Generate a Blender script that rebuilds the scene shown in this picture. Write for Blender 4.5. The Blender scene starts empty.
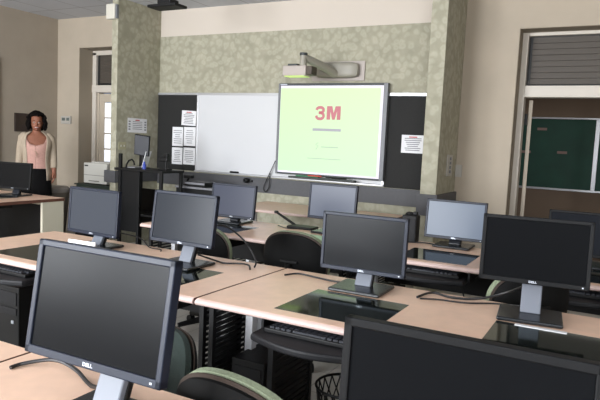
import bpy, bmesh, math, random
from mathutils import Vector, Matrix, noise
PI = math.pi
R_ = math.radians
random.seed(7)
COL = bpy.context.scene.collection

# ------------------------------------------------------------------ materials
def lin(c):
    c = c / 255.0
    return c / 12.92 if c <= 0.04045 else ((c + 0.055) / 1.055) ** 2.4
def rgb(r, g, b): return (lin(r), lin(g), lin(b), 1.0)

def mat(name, col, rough=0.6, metal=0.0, var=0.0, vscale=20.0, bump=0.0, bscale=200.0, emit=None, estr=0.0, spec=0.5):
    m = bpy.data.materials.new(name); m.use_nodes = True
    nt = m.node_tree; b = nt.nodes['Principled BSDF']
    b.inputs['Base Color'].default_value = rgb(*col)
    b.inputs['Roughness'].default_value = rough
    b.inputs['Metallic'].default_value = metal
    b.inputs['Specular IOR Level'].default_value = spec
    if emit:
        b.inputs['Emission Color'].default_value = rgb(*emit)
        b.inputs['Emission Strength'].default_value = estr
    if var or bump:
        tc = nt.nodes.new('ShaderNodeTexCoord')
    if var:
        n = nt.nodes.new('ShaderNodeTexNoise'); n.inputs['Scale'].default_value = vscale; n.inputs['Detail'].default_value = 4
        nt.links.new(tc.outputs['Object'], n.inputs['Vector'])
        r = nt.nodes.new('ShaderNodeValToRGB')
        lo = tuple(max(0, c * (1 - var)) for c in col); hi = tuple(min(255, c * (1 + var)) for c in col)
        r.color_ramp.elements[0].position = 0.3; r.color_ramp.elements[0].color = rgb(*lo)
        r.color_ramp.elements[1].position = 0.7; r.color_ramp.elements[1].color = rgb(*hi)
        nt.links.new(n.outputs['Fac'], r.inputs['Fac']); nt.links.new(r.outputs['Color'], b.inputs['Base Color'])
    if bump:
        n2 = nt.nodes.new('ShaderNodeTexNoise'); n2.inputs['Scale'].default_value = bscale; n2.inputs['Detail'].default_value = 3
        nt.links.new(tc.outputs['Object'], n2.inputs['Vector'])
        bp = nt.nodes.new('ShaderNodeBump'); bp.inputs['Strength'].default_value = bump; bp.inputs['Distance'].default_value = 0.01
        nt.links.new(n2.outputs['Fac'], bp.inputs['Height']); nt.links.new(bp.outputs['Normal'], b.inputs['Normal'])
    return m

def wallpaper_mat():
    m = bpy.data.materials.new('leafy_wallpaper'); m.use_nodes = True
    nt = m.node_tree; b = nt.nodes['Principled BSDF']; b.inputs['Roughness'].default_value = 0.75
    b.inputs['Specular IOR Level'].default_value = 0.2
    tc = nt.nodes.new('ShaderNodeTexCoord')
    dist = nt.nodes.new('ShaderNodeTexNoise'); dist.inputs['Scale'].default_value = 5.0
    nt.links.new(tc.outputs['Object'], dist.inputs['Vector'])
    mx = nt.nodes.new('ShaderNodeMix'); mx.data_type = 'VECTOR'; mx.inputs['Factor'].default_value = 0.12
    nt.links.new(tc.outputs['Object'], mx.inputs[4]); nt.links.new(dist.outputs['Color'], mx.inputs[5])
    v = nt.nodes.new('ShaderNodeTexVoronoi'); v.inputs['Scale'].default_value = 15.0; v.feature = 'F1'
    nt.links.new(mx.outputs[1], v.inputs['Vector'])
    r = nt.nodes.new('ShaderNodeValToRGB')
    e = r.color_ramp.elements
    e[0].position = 0.05; e[0].color = rgb(168, 164, 146)
    e[1].position = 0.62; e[1].color = rgb(150, 147, 128)
    e2 = e.new(0.34); e2.color = rgb(180, 176, 158)
    nt.links.new(v.outputs['Distance'], r.inputs['Fac'])
    n = nt.nodes.new('ShaderNodeTexNoise'); n.inputs['Scale'].default_value = 9.0; n.inputs['Detail'].default_value = 5
    nt.links.new(tc.outputs['Object'], n.inputs['Vector'])
    r2 = nt.nodes.new('ShaderNodeValToRGB')
    r2.color_ramp.elements[0].position = 0.3; r2.color_ramp.elements[0].color = rgb(153, 151, 132)
    r2.color_ramp.elements[1].position = 0.7; r2.color_ramp.elements[1].color = rgb(178, 173, 154)
    nt.links.new(n.outputs['Fac'], r2.inputs['Fac'])
    mc = nt.nodes.new('ShaderNodeMix'); mc.data_type = 'RGBA'; mc.inputs['Factor'].default_value = 0.5
    nt.links.new(r.outputs['Color'], mc.inputs[6]); nt.links.new(r2.outputs['Color'], mc.inputs[7])
    nt.links.new(mc.outputs[2], b.inputs['Base Color'])
    return m

def ceiling_mat():
    m = bpy.data.materials.new('ceiling_tiles'); m.use_nodes = True
    nt = m.node_tree; b = nt.nodes['Principled BSDF']; b.inputs['Roughness'].default_value = 0.9
    b.inputs['Specular IOR Level'].default_value = 0.1
    tc = nt.nodes.new('ShaderNodeTexCoord')
    mp = nt.nodes.new('ShaderNodeMapping'); mp.inputs['Scale'].default_value = (1.0, 1.0, 1.0)
    mp.inputs['Location'].default_value = (0.05, 0.12, 0)
    nt.links.new(tc.outputs['Object'], mp.inputs['Vector'])
    br = nt.nodes.new('ShaderNodeTexBrick'); br.offset = 0.0; br.squash = 1.0
    br.inputs['Scale'].default_value = 1.0
    br.inputs['Brick Width'].default_value = 0.61; br.inputs['Row Height'].default_value = 0.61
    br.inputs['Mortar Size'].default_value = 0.010; br.inputs['Mortar Smooth'].default_value = 0.2
    br.inputs['Color1'].default_value = rgb(194, 196, 201); br.inputs['Color2'].default_value = rgb(198, 200, 205)
    br.inputs['Mortar'].default_value = rgb(164, 164, 167)
    nt.links.new(mp.outputs['Vector'], br.inputs['Vector'])
    nt.links.new(br.outputs['Color'], b.inputs['Base Color'])
    return m

def floor_mat():
    m = bpy.data.materials.new('floor_tiles'); m.use_nodes = True
    nt = m.node_tree; b = nt.nodes['Principled BSDF']; b.inputs['Roughness'].default_value = 0.4
    tc = nt.nodes.new('ShaderNodeTexCoord')
    br = nt.nodes.new('ShaderNodeTexBrick'); br.offset = 0.0
    br.inputs['Scale'].default_value = 1.0
    br.inputs['Brick Width'].default_value = 0.305; br.inputs['Row Height'].default_value = 0.305
    br.inputs['Mortar Size'].default_value = 0.003
    br.inputs['Color1'].default_value = rgb(186, 182, 174); br.inputs['Color2'].default_value = rgb(178, 175, 167)
    br.inputs['Mortar'].default_value = rgb(140, 137, 132)
    nt.links.new(tc.outputs['Object'], br.inputs['Vector']); nt.links.new(br.outputs['Color'], b.inputs['Base Color'])
    return m

def image_mat():
    # the projected picture: pale green, a little yellower towards the top
    m = bpy.data.materials.new('projected_picture'); m.use_nodes = True
    nt = m.node_tree; b = nt.nodes['Principled BSDF']
    b.inputs['Base Color'].default_value = rgb(40, 44, 38); b.inputs['Roughness'].default_value = 0.5
    tc = nt.nodes.new('ShaderNodeTexCoord'); sp = nt.nodes.new('ShaderNodeSeparateXYZ')
    nt.links.new(tc.outputs['Generated'], sp.inputs['Vector'])
    r = nt.nodes.new('ShaderNodeValToRGB')
    r.color_ramp.elements[0].position = 0.0; r.color_ramp.elements[0].color = rgb(216, 252, 208)
    r.color_ramp.elements[1].position = 1.0; r.color_ramp.elements[1].color = rgb(224, 253, 196)
    nt.links.new(sp.outputs['Z'], r.inputs['Fac'])
    nt.links.new(r.outputs['Color'], b.inputs['Emission Color']); b.inputs['Emission Strength'].default_value = 0.98
    return m

M = {}
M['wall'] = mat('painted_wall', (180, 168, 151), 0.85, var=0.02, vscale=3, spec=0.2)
M['wall_shaded'] = mat('painted_wall_shaded', (162, 151, 136), 0.85, var=0.02, vscale=3, spec=0.2)  # same wall paint, darkened for the shade on the side walls
M['white_band'] = mat('painted_band', (206, 196, 184), 0.85, spec=0.2)
M['paper'] = wallpaper_mat()
M['ceiling'] = ceiling_mat()
M['floor'] = floor_mat()
M['rail'] = mat('grey_rail', (80, 80, 83), 0.6, var=0.03, vscale=30)
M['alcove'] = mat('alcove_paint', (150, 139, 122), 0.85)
M['trimwhite'] = mat('frame_paint', (208, 200, 188), 0.5)
M['louver'] = mat('louvre_slats', (78, 71, 63), 0.6)
M['darkframe'] = mat('dark_frame', (26, 26, 27), 0.5)
M['daylight'] = mat('daylit_pane', (235, 240, 245), 0.2, emit=(225, 232, 245), estr=0.95)
M['windowpane'] = mat('window_pane', (220, 228, 240), 0.2, emit=(200, 215, 240), estr=1.2)
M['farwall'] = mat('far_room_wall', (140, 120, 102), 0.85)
M['chalk'] = mat('green_chalkboard', (26, 74, 58), 0.6, var=0.08, vscale=4)
M['alu'] = mat('aluminium', (196, 197, 200), 0.35, 0.6)
M['whiteboard'] = mat('whiteboard_face', (206, 207, 209), 0.35)
M['black_board'] = mat('black_tackboard', (26, 26, 25), 0.8, var=0.1, vscale=80)
M['sb_frame'] = mat('board_frame_grey', (112, 114, 118), 0.45)
M['sb_dark'] = mat('board_frame_dark', (58, 62, 62), 0.5)
M['sb_white'] = mat('board_surface', (214, 210, 222), 0.5, emit=(214, 205, 222), estr=0.25)
M['image'] = image_mat()
M['logo_red'] = mat('projected_red', (60, 40, 40), 0.6, emit=(214, 128, 138), estr=0.92)
M['logo_grey'] = mat('projected_grey', (50, 45, 50), 0.6, emit=(196, 196, 206), estr=0.8)
M['logo_faint'] = mat('projected_faint', (40, 45, 40), 0.6, emit=(186, 212, 184), estr=0.92)
M['laminate'] = mat('desk_laminate', (230, 194, 169), 0.30, var=0.025, vscale=14)
M['edge'] = mat('desk_edge', (206, 182, 174), 0.35)
M['seam'] = mat('desk_side', (88, 54, 42), 0.6)
M['deskend'] = mat('desk_end_panel', (196, 190, 172), 0.6)
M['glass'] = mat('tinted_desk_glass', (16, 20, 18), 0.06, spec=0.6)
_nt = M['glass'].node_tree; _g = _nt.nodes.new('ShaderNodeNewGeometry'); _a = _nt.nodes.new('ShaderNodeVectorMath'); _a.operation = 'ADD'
_a.inputs[1].default_value = (0, -.032, 0); _n = _nt.nodes.new('ShaderNodeVectorMath'); _n.operation = 'NORMALIZE'   # shading normal tilted to shift the mirrored board; the sheet is flat
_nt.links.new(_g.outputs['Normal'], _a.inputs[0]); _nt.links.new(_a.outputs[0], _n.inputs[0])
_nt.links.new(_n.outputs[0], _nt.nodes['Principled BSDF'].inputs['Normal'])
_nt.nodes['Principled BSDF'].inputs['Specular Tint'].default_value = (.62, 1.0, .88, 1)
M['black'] = mat('black_plastic', (12, 12, 13), 0.5, bump=0.05, bscale=600, spec=.3)
M['tray'] = mat('tray_plastic', (22, 22, 25), 0.55, spec=.3)
M['blackmetal'] = mat('black_metal', (13, 13, 14), 0.5, spec=.3)
M['greypost'] = mat('grey_post', (226, 228, 232), 0.45)
M['bezel'] = mat('bezel_window_blue', (22, 29, 44), 0.42, spec=.3)  # black plastic with the blue of the window light mixed in
M['bezel_dark'] = mat('monitor_bezel_dark', (11, 12, 14), 0.55, spec=.2)
M['silver'] = mat('silver_plastic', (108, 113, 123), 0.5, 0.0)
M['darkneck'] = mat('dark_stand', (34, 36, 42), 0.4)
M['base'] = mat('stand_base', (26, 29, 32), 0.25)
M['logo'] = mat('silver_logo', (190, 195, 205), 0.3, 0.3)
M['keys'] = mat('keycaps', (40, 42, 48), 0.4)
M['fabric'] = mat('chair_fabric', (138, 148, 122), 0.9, var=0.08, vscale=120, bump=0.2, bscale=400)
M['fabric_dark'] = mat('chair_fabric_dark', (34, 46, 42), 0.9, var=0.08, vscale=120, bump=0.2, bscale=400)
M['shell'] = mat('chair_shell', (10, 10, 10), 0.7, bump=0.1, bscale=300, spec=.2)
M['shell_edge'] = mat('chair_rim', (58, 46, 38), 0.6)
M['sheet'] = mat('white_sheet', (226, 226, 228), 0.7)
M['ink'] = mat('printed_ink', (128, 128, 132), 0.8)
M['redink'] = mat('printed_red', (190, 80, 84), 0.8)
M['cable'] = mat('black_cable', (16, 16, 18), 0.45)
M['pc_dark'] = mat('pc_case_dark', (34, 33, 31), 0.6)
M['pc_beige'] = mat('pc_case', (120, 117, 108), 0.6)
M['printer'] = mat('printer_shell', (190, 188, 180), 0.5)
M['printer_dark'] = mat('printer_slot', (120, 118, 112), 0.6)
M['cab_green'] = mat('cabinet_green', (34, 44, 36), 0.6)
M['bin'] = mat('bin_plastic', (120, 112, 102), 0.6)
M['bin_in'] = mat('bin_rim', (146, 140, 134), 0.6)
M['plaque'] = mat('plaque_wood', (46, 32, 24), 0.5)
M['plaque_face'] = mat('plaque_plate', (58, 46, 36), 0.35, 0.4)
M['thermo'] = mat('thermostat_body', (176, 172, 164), 0.5)
M['thermo_lcd'] = mat('thermostat_lcd', (92, 100, 96), 0.3)
M['offwhite'] = mat('offwhite_plastic', (206, 202, 190), 0.5)
M['proj_arm'] = mat('projector_arm', (150, 146, 134), 0.45)
M['proj_shell'] = mat('projector_shell', (176, 166, 158), 0.5)
M['proj_dark'] = mat('projector_side', (74, 64, 54), 0.6)
M['head_glow'] = mat('projector_glow', (200, 230, 120), 0.4, emit=(206, 238, 130), estr=0.4)
M['blue'] = mat('blue_cap', (40, 60, 150), 0.4)
M['greydev'] = mat('grey_device', (122, 122, 126), 0.45)
M['screen_off'] = mat('lectern_screen', (52, 54, 60), 0.3)
M['greentray'] = mat('marker_green', (52, 120, 84), 0.5)
M['redpen'] = mat('marker_red', (196, 60, 50), 0.5)
M['skin'] = mat('skin', (138, 88, 67), 0.55, var=0.03, vscale=30)
M['hair'] = mat('hair', (13, 9, 8), 0.8, bump=0.6, bscale=90, spec=.1)
M['pink'] = mat('pink_knit', (192, 150, 138), 0.85, var=0.04, vscale=60)
M['cream'] = mat('cream_knit', (170, 155, 136), 0.9, var=0.03, vscale=60)
M['skirt'] = mat('black_skirt', (9, 8, 9), 0.9, spec=.2)
M['shoe'] = mat('black_shoe', (16, 15, 15), 0.4)
M['eye'] = mat('eye_dark', (26, 18, 15), 0.3)
M['eyewhite'] = mat('eye_white', (214, 206, 198), 0.3)
M['lip'] = mat('lips', (134, 62, 58), 0.5)
M['teeth'] = mat('teeth', (226, 218, 206), 0.4)
M['note'] = mat('pink_note', (160, 132, 124), 0.8)
M['doorleaf'] = mat('door_leaf', (190, 178, 160), 0.5)

_scr = {}
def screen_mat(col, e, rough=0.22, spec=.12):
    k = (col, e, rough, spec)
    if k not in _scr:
        _scr[k] = mat('lcd_screen_glow', (14, 15, 17), rough, emit=col, estr=e, spec=spec)  # even glow per screen, in place of mirrored window light
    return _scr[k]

# ------------------------------------------------------------------ mesh builder
class MB:
    def __init__(self): self.bm = bmesh.new()
    def add(self, tb, mtx=None):
        if mtx is not None: bmesh.ops.transform(tb, matrix=mtx, verts=tb.verts)
        me = bpy.data.meshes.new('tmp'); tb.to_mesh(me); tb.free()
        self.bm.from_mesh(me); bpy.data.meshes.remove(me); return self
    def box(self, x0, x1, y0, y1, z0, z1, bev=0.0, seg=2, mtx=None):
        tb = bmesh.new(); bmesh.ops.create_cube(tb, size=1.0)
        for v in tb.verts:
            v.co = Vector(((x0 + x1) / 2 + v.co.x * (x1 - x0), (y0 + y1) / 2 + v.co.y * (y1 - y0), (z0 + z1) / 2 + v.co.z * (z1 - z0)))
        if bev > 0:
            bmesh.ops.bevel(tb, geom=list(tb.edges), offset=bev, segments=seg, profile=0.5, affect='EDGES')
        return self.add(tb, mtx)
    def tube(self, pts, r, n=8, cap=True, mtx=None):
        pts = [Vector(p) for p in pts]; N = len(pts)
        rs = r if isinstance(r, (list, tuple)) else [r] * N
        tb = bmesh.new(); rings = []
        t0 = (pts[1] - pts[0]).normalized()
        up = Vector((0, 0, 1)) if abs(t0.z) < 0.9 else Vector((1, 0, 0))
        u = t0.cross(up).normalized()
        for i, p in enumerate(pts):
            if i == 0: t = pts[1] - pts[0]
            elif i == N - 1: t = pts[-1] - pts[-2]
            else: t = (pts[i + 1] - pts[i]).normalized() + (pts[i] - pts[i - 1]).normalized()
            t.normalize()
            u = (u - t * u.dot(t)).normalized(); w = t.cross(u)
            rings.append([tb.verts.new(p + (u * math.cos(2 * PI * k / n) + w * math.sin(2 * PI * k / n)) * rs[i]) for k in range(n)])
        for a, b in zip(rings, rings[1:]):
            for k in range(n): tb.faces.new((a[k], a[(k + 1) % n], b[(k + 1) % n], b[k]))
        if cap:
            tb.faces.new(rings[0][::-1]); tb.faces.new(rings[-1])
        return self.add(tb, mtx)
    def loft(self, secs, n=24, cap=True, mtx=None):
        # secs: (z, cx, cy, rx, ry)
        tb = bmesh.new(); rings = []
        for z, cx, cy, rx, ry in secs:
            rings.append([tb.verts.new((cx + rx * math.cos(2 * PI * k / n), cy + ry * math.sin(2 * PI * k / n), z)) for k in range(n)])
        for a, b in zip(rings, rings[1:]):
            for k in range(n): tb.faces.new((a[k], a[(k + 1) % n], b[(k + 1) % n], b[k]))
        if cap:
            tb.faces.new(rings[0][::-1]); tb.faces.new(rings[-1])
        return self.add(tb, mtx)
    def ball(self, c, r, u=16, v=10, mtx=None):
        tb = bmesh.new(); bmesh.ops.create_uvsphere(tb, u_segments=u, v_segments=v, radius=1.0)
        rr = r if isinstance(r, (list, tuple)) else (r, r, r)
        for w in tb.verts: w.co = Vector((c[0] + w.co.x * rr[0], c[1] + w.co.y * rr[1], c[2] + w.co.z * rr[2]))
        return self.add(tb, mtx)
    def pillow(self, w, h, t, curve=0.0, p=2.8, n=48, rn=7, mtx=None, edge=0.35):
        # a rounded pad in the XZ plane, thickness along y, bent about z; front is -y
        tb = bmesh.new(); layers = []
        for side in (-1, 1):
            rings = []
            for j in range(1, rn + 1):
                r = j / rn; ring = []
                for k in range(n):
                    a = 2 * PI * k / n; ca, sa = math.cos(a), math.sin(a)
                    x = math.copysign(abs(ca) ** (2 / p), ca) * r * w / 2
                    z = math.copysign(abs(sa) ** (2 / p), sa) * r * h / 2
                    th = t / 2 * (edge + (1 - edge) * math.sqrt(max(0, 1 - r ** 4))) if r < 1 else t / 2 * edge
                    ring.append(tb.verts.new((x, side * th - curve * (x / (w / 2)) ** 2, z)))
                rings.append(ring)
            c = tb.verts.new((0, side * t / 2, 0))
            for k in range(n):
                f = (c, rings[0][k], rings[0][(k + 1) % n]); tb.faces.new(f if side < 0 else f[::-1])
            for a_, b_ in zip(rings, rings[1:]):
                for k in range(n):
                    f = (a_[k], b_[k], b_[(k + 1) % n], a_[(k + 1) % n]); tb.faces.new(f if side < 0 else f[::-1])
            layers.append(rings[-1])
        for k in range(n):
            tb.faces.new((layers[0][k], layers[1][k], layers[1][(k + 1) % n], layers[0][(k + 1) % n]))
        return self.add(tb, mtx)
    def prism(self, poly, z0, z1, bev=0.0, seg=2, mtx=None):
        tb = bmesh.new()
        lo = [tb.verts.new((x, y, z0)) for x, y in poly]; hi = [tb.verts.new((x, y, z1)) for x, y in poly]
        n = len(poly); tb.faces.new(lo[::-1]); tb.faces.new(hi)
        for k in range(n): tb.faces.new((lo[k], lo[(k + 1) % n], hi[(k + 1) % n], hi[k]))
        bmesh.ops.recalc_face_normals(tb, faces=tb.faces)
        if bev > 0:
            ed = [e for e in tb.edges if abs(e.verts[0].co.z - e.verts[1].co.z) < 1e-6]
            bmesh.ops.bevel(tb, geom=ed, offset=bev, segments=seg, profile=0.5, affect='EDGES')
        return self.add(tb, mtx)
    def build(self, name, m, parent=None, smooth=False, loc=None, recalc=True):
        if recalc: bmesh.ops.recalc_face_normals(self.bm, faces=self.bm.faces)
        me = bpy.data.meshes.new(name); self.bm.to_mesh(me); self.bm.free()
        me.materials.append(m)
        if smooth:
            me.polygons.foreach_set('use_smooth', [True] * len(me.polygons))
            try: me.set_sharp_from_angle(angle=math.radians(40))
            except Exception: pass
        o = bpy.data.objects.new(name, me); COL.objects.link(o)
        if parent: o.parent = parent
        if loc: o.location = loc
        return o

def T(x=0, y=0, z=0, rx=0, ry=0, rz=0):
    return Matrix.Translation((x, y, z)) @ Matrix.Rotation(rz, 4, 'Z') @ Matrix.Rotation(ry, 4, 'Y') @ Matrix.Rotation(rx, 4, 'X')
def tag(o, label=None, cat=None, group=None, kind=None):
    if label: o['label'] = label
    if cat: o['category'] = cat
    if group: o['group'] = group
    if kind: o['kind'] = kind
    return o
def thing(name, loc=(0, 0, 0), rz=0.0, label=None, cat=None, group=None):
    o = bpy.data.objects.new(name, None); COL.objects.link(o)
    o.location = loc; o.rotation_euler = (0, 0, rz); o.empty_display_size = 0.1
    return tag(o, label, cat, group)
def struct(name, mb, m, parent=None, smooth=False):
    o = mb.build(name, m, parent, smooth)
    if parent is None: o['kind'] = 'structure'
    return o
def copy_tree(o, parent=None):
    c = o.copy(); COL.objects.link(c)
    if parent: c.parent = parent; c.matrix_parent_inverse = o.matrix_parent_inverse.copy()
    for ch in list(o.children): copy_tree(ch, c)
    return c
def text_mesh(name, body, size, m, parent, mtx, extrude=0.0008, offset=0.0, align='CENTER', xs=1.0):
    cu = bpy.data.curves.new(name, 'FONT'); cu.body = body; cu.size = size; cu.extrude = extrude; cu.offset = offset
    cu.align_x = align; cu.align_y = 'CENTER'; cu.resolution_u = 3
    to = bpy.data.objects.new(name + '_src', cu); COL.objects.link(to)
    bpy.context.view_layer.update()
    me = bpy.data.meshes.new_from_object(to.evaluated_get(bpy.context.evaluated_depsgraph_get()))
    bpy.data.objects.remove(to); bpy.data.curves.remove(cu)
    me.transform(mtx @ Matrix.Diagonal((xs, 1, 1, 1))); me.name = name
    me.materials.clear(); me.materials.append(m)
    o = bpy.data.objects.new(name, me); COL.objects.link(o)
    if parent: o.parent = parent
    return o
def cable(label, pts, r=0.004, group=None, name='monitor_cable'):
    # smooth the polyline with a Catmull-Rom pass
    P = [Vector(p) for p in pts]; Q = []
    for i in range(len(P) - 1):
        p0 = P[max(i - 1, 0)]; p1 = P[i]; p2 = P[i + 1]; p3 = P[min(i + 2, len(P) - 1)]
        for k in range(6):
            t = k / 6
            Q.append(0.5 * ((2 * p1) + (p2 - p0) * t + (2 * p0 - 5 * p1 + 4 * p2 - p3) * t * t + (3 * p1 - p0 - 3 * p2 + p3) * t ** 3))
    Q.append(P[-1])
    return tag(MB().tube(Q, r, 8).build(name, M['cable'], smooth=True), label, 'cable', group)

# ------------------------------------------------------------------ the room
YB, ZC, XL, XR, YR = 6.5, 3.18, -7.84, 3.2, -3.0
struct('floor', MB().box(XL - .2, XR + .2, YR - .2, 9.5, -0.1, 0.0), M['floor'])
struct('ceiling', MB().box(XL - .2, XR + .2, YR - .2, YB + .1, ZC, ZC + 0.1), M['ceiling'])
struct('wall_back', MB().box(-6.1, -1.018, YB, YB + .5, 0, ZC), M['wall'])
struct('wall_back_left', MB().box(XL - .2, -7.37, YB, YB + .5, 0, ZC), M['wall'])
struct('wall_back_right', MB().box(0.12, XR + .2, YB, YB + .5, 0, ZC), M['wall'])
struct('wall_back_over_alcove', MB().box(-7.37, -6.1, YB, YB + .5, 2.735, ZC), M['wall'])
struct('wall_back_over_doorway', MB().box(-1.018, 0.12, YB, YB + .5, 2.72, ZC), M['wall'])
struct('wall_left', MB().box(XL - .2, XL, YR, YB, 0, ZC), M['wall_shaded'])
struct('wall_right', MB().box(XR, XR + .2, YR, YB, 0, ZC), M['wall_shaded'])
# rear wall, behind the camera, with its windows; the rightmost one is added for fill light
wins = [(-6.6, -4.8), (-4.3, -2.5), (0.9, 2.7)]
b = MB(); xs = XL
for x0, x1 in wins:
    b.box(xs, x0, YR - .2, YR, 0, ZC); b.box(x0, x1, YR - .2, YR, 0, 0.9); b.box(x0, x1, YR - .2, YR, 2.75, ZC); xs = x1
b.box(xs, XR, YR - .2, YR, 0, ZC)
struct('wall_rear', b, M['wall'])
for i, (x0, x1) in enumerate(wins):
    f = MB()
    for a0, a1, z0, z1 in ((x0, x0 + .05, .9, 2.75), (x1 - .05, x1, .9, 2.75), (x0, x1, .9, .95), (x0, x1, 2.70, 2.75), ((x0 + x1) / 2 - .025, (x0 + x1) / 2 + .025, .9, 2.75), (x0, x1, 1.8, 1.85)):
        f.box(a0, a1, YR - .12, YR - .06, z0, z1)
    w = struct('window_%d' % (i + 1), f, M['trimwhite'])
    MB().box(x0 + .04, x1 - .04, YR - .1, YR - .09, .94, 2.71).build('pane', M['windowpane'], w)

# wallpapered field with its white band, and the two piers
struct('wall_papered_field', MB().box(-5.76, -1.70, YB - .012, YB, 0, 2.825), M['paper'])
struct('wall_band_upper', MB().box(-5.76, -1.70, YB - .008, YB, 2.825, ZC), M['white_band'])
struct('wall_pier_left', MB().box(-5.86, -5.76, 5.69, YB, 0, ZC, 0.004), M['paper'])
struct('wall_pier_right', MB().box(-1.725, -1.565, 5.76, YB, 0, ZC, 0.004), M['paper'])
struct('trim_1', MB().box(-5.745, -1.75, YB - .035, YB - .012, .80, .99, .003), M['rail'])
b = MB(); b.box(-5.93, -5.735, 5.655, 5.69, .83, .985, .003); b.box(-5.76, -5.735, 5.69, 6.46, .83, .985, .003); b.box(-5.93, -5.86, 5.69, 6.46, .83, .985, .003)
struct('trim_2', b, M['rail'])
b = MB(); b.box(-1.745, -1.54, 5.725, 5.76, .80, 1.01, .003); b.box(-1.565, -1.54, 5.76, 6.5, .80, 1.01, .003)
struct('trim_3', b, M['rail'])
struct('baseboard_back', MB().box(-5.76, -1.735, YB - .03, YB - .012, 0, .1), M['rail'])
struct('baseboard_left', MB().box(XL, XL + .015, YR, YB, 0, .1), M['rail'])
# a casing at the left edge of the left wall
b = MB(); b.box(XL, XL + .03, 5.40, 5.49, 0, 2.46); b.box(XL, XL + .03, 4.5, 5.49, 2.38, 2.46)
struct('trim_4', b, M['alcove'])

# door_1 : white glazed door in the left alcove
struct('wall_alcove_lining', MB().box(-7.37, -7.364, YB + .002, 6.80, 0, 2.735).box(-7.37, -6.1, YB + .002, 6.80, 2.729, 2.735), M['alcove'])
f = MB()
f.box(-7.37, -7.29, 6.76, 6.86, 0, 2.70, .004); f.box(-6.2, -6.12, 6.76, 6.86, 0, 2.70, .004)
f.box(-7.37, -6.12, 6.76, 6.86, 2.66, 2.727, .004); f.box(-7.37, -6.12, 6.75, 6.86, 2.09, 2.20, .004)
d1 = struct('door_1', f, M['trimwhite'])
l = MB(); l.box(-7.29, -6.2, 6.80, 6.85, 2.2, 2.66)
fr = l.build('transom_frame', M['darkframe'], d1)
l = MB()
for k in range(9): l.box(-7.23, -6.24, 6.785, 6.80, 2.235 + k * .047, 2.280 + k * .047, .001, mtx=None)
l.build('louvre', M['louver'], d1)
leaf = MB()
leaf.box(-7.285, -7.245, 6.79, 6.84, 0, 2.085, .003)
leaf.box(-7.235, -7.13, 6.79, 6.83, 0.01, 2.07); leaf.box(-6.985, -6.90, 6.79, 6.83, 0.01, 2.07); leaf.box(-6.76, -6.2, 6.79, 6.83, .01, 2.07)
leaf.box(-7.13, -6.76, 6.79, 6.83, 1.945, 2.07); leaf.box(-7.13, -6.76, 6.79, 6.83, .01, .98)
for k in range(1, 4): leaf.box(-7.13, -6.76, 6.79, 6.83, .98 + k * .241 - .012, .98 + k * .241 + .012)
lf = leaf.build('door_leaf', M['doorleaf'], d1)
for cx0, cx1 in ((-7.13, -6.985), (-6.90, -6.76)):
    for k in range(4):
        MB().box(cx0, cx1, 6.805, 6.815, .98 + k * .241 + .01, .98 + (k + 1) * .241 - .01).build('pane', M['daylight'], lf)

# door_2 : the open doorway on the right with the louvred transom
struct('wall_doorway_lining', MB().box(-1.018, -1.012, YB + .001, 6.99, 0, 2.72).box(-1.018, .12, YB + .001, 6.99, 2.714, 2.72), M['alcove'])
f = MB()
f.box(-1.018, -.955, 6.72, 6.86, 0, 2.715, .004); f.box(.05, .12, 6.72, 6.86, 0, 2.715, .004)
f.box(-.955, .05, 6.73, 6.85, 2.68, 2.715, .003); f.box(-.955, .05, 6.70, 6.86, 2.045, 2.165, .006)
d2 = struct('door_2', f, M['trimwhite'])
MB().box(-.955, .05, 6.80, 6.84, 2.165, 2.68).build('transom_frame', M['darkframe'], d2)
l = MB()
for k in range(8): l.box(-.915, .05, 6.765, 6.80, 2.185 + k * .0605, 2.185 + k * .0605 + .0585, .002)
l.build('louvre', M['louver'], d2)
dl = MB().box(-.02, .02, 0, .9, .02, 2.03, .003, mtx=T(-.905, 6.90, 0, rz=math.radians(7.5))).build('door_leaf', M['doorleaf'], d2)
MB().box(-.95, -.925, 6.84, 6.90, 1.76, 1.88, .003).build('hinge', M['darkframe'], d2)

# far room seen through the doorway
struct('wall_corridor_back', MB().box(-3.0, 2.2, 9.3, 9.5, 0, 3.2), M['farwall'])
struct('wall_corridor_left', MB().box(-3.2, -3.0, 7.0, 9.5, 0, 3.2), M['farwall'])
struct('wall_corridor_right', MB().box(2.2, 2.4, 7.0, 9.5, 0, 3.2), M['farwall'])
struct('ceiling_corridor', MB().box(-3.2, 2.4, 7.0, 9.5, 3.2, 3.3), M['ceiling'])
cb = thing('chalkboard', (-.33, 9.29, 1.475), label='large green chalkboard in a silver frame on the wall of the room beyond the doorway', cat='chalkboard')
MB().box(-1.8, 1.6, -.02, 0, -.5, .5).build('writing_surface', M['chalk'], cb)
f = MB()
f.box(-1.82, 1.62, -.035, 0, .49, .515, .003); f.box(-1.82, 1.62, -.06, 0, -.52, -.49, .003); f.box(-.012, .045, -.035, 0, -.5, .5, .003)
f.build('frame', M['alu'], cb)
for (x, z, lab) in ((-1.035, 1.82, 'small pink note topmost on the green chalkboard'), (-1.23, 1.485, 'small pink note beside the door leaf on the green chalkboard'), (-.745, 1.495, 'small pink note low in the middle of the green chalkboard')):
    tag(MB().box(x - .065, x + .065, 9.266, 9.27, z - .018, z + .018).build('paper_note', M['note']), lab, 'note', 'pink notes on the chalkboard')

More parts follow.
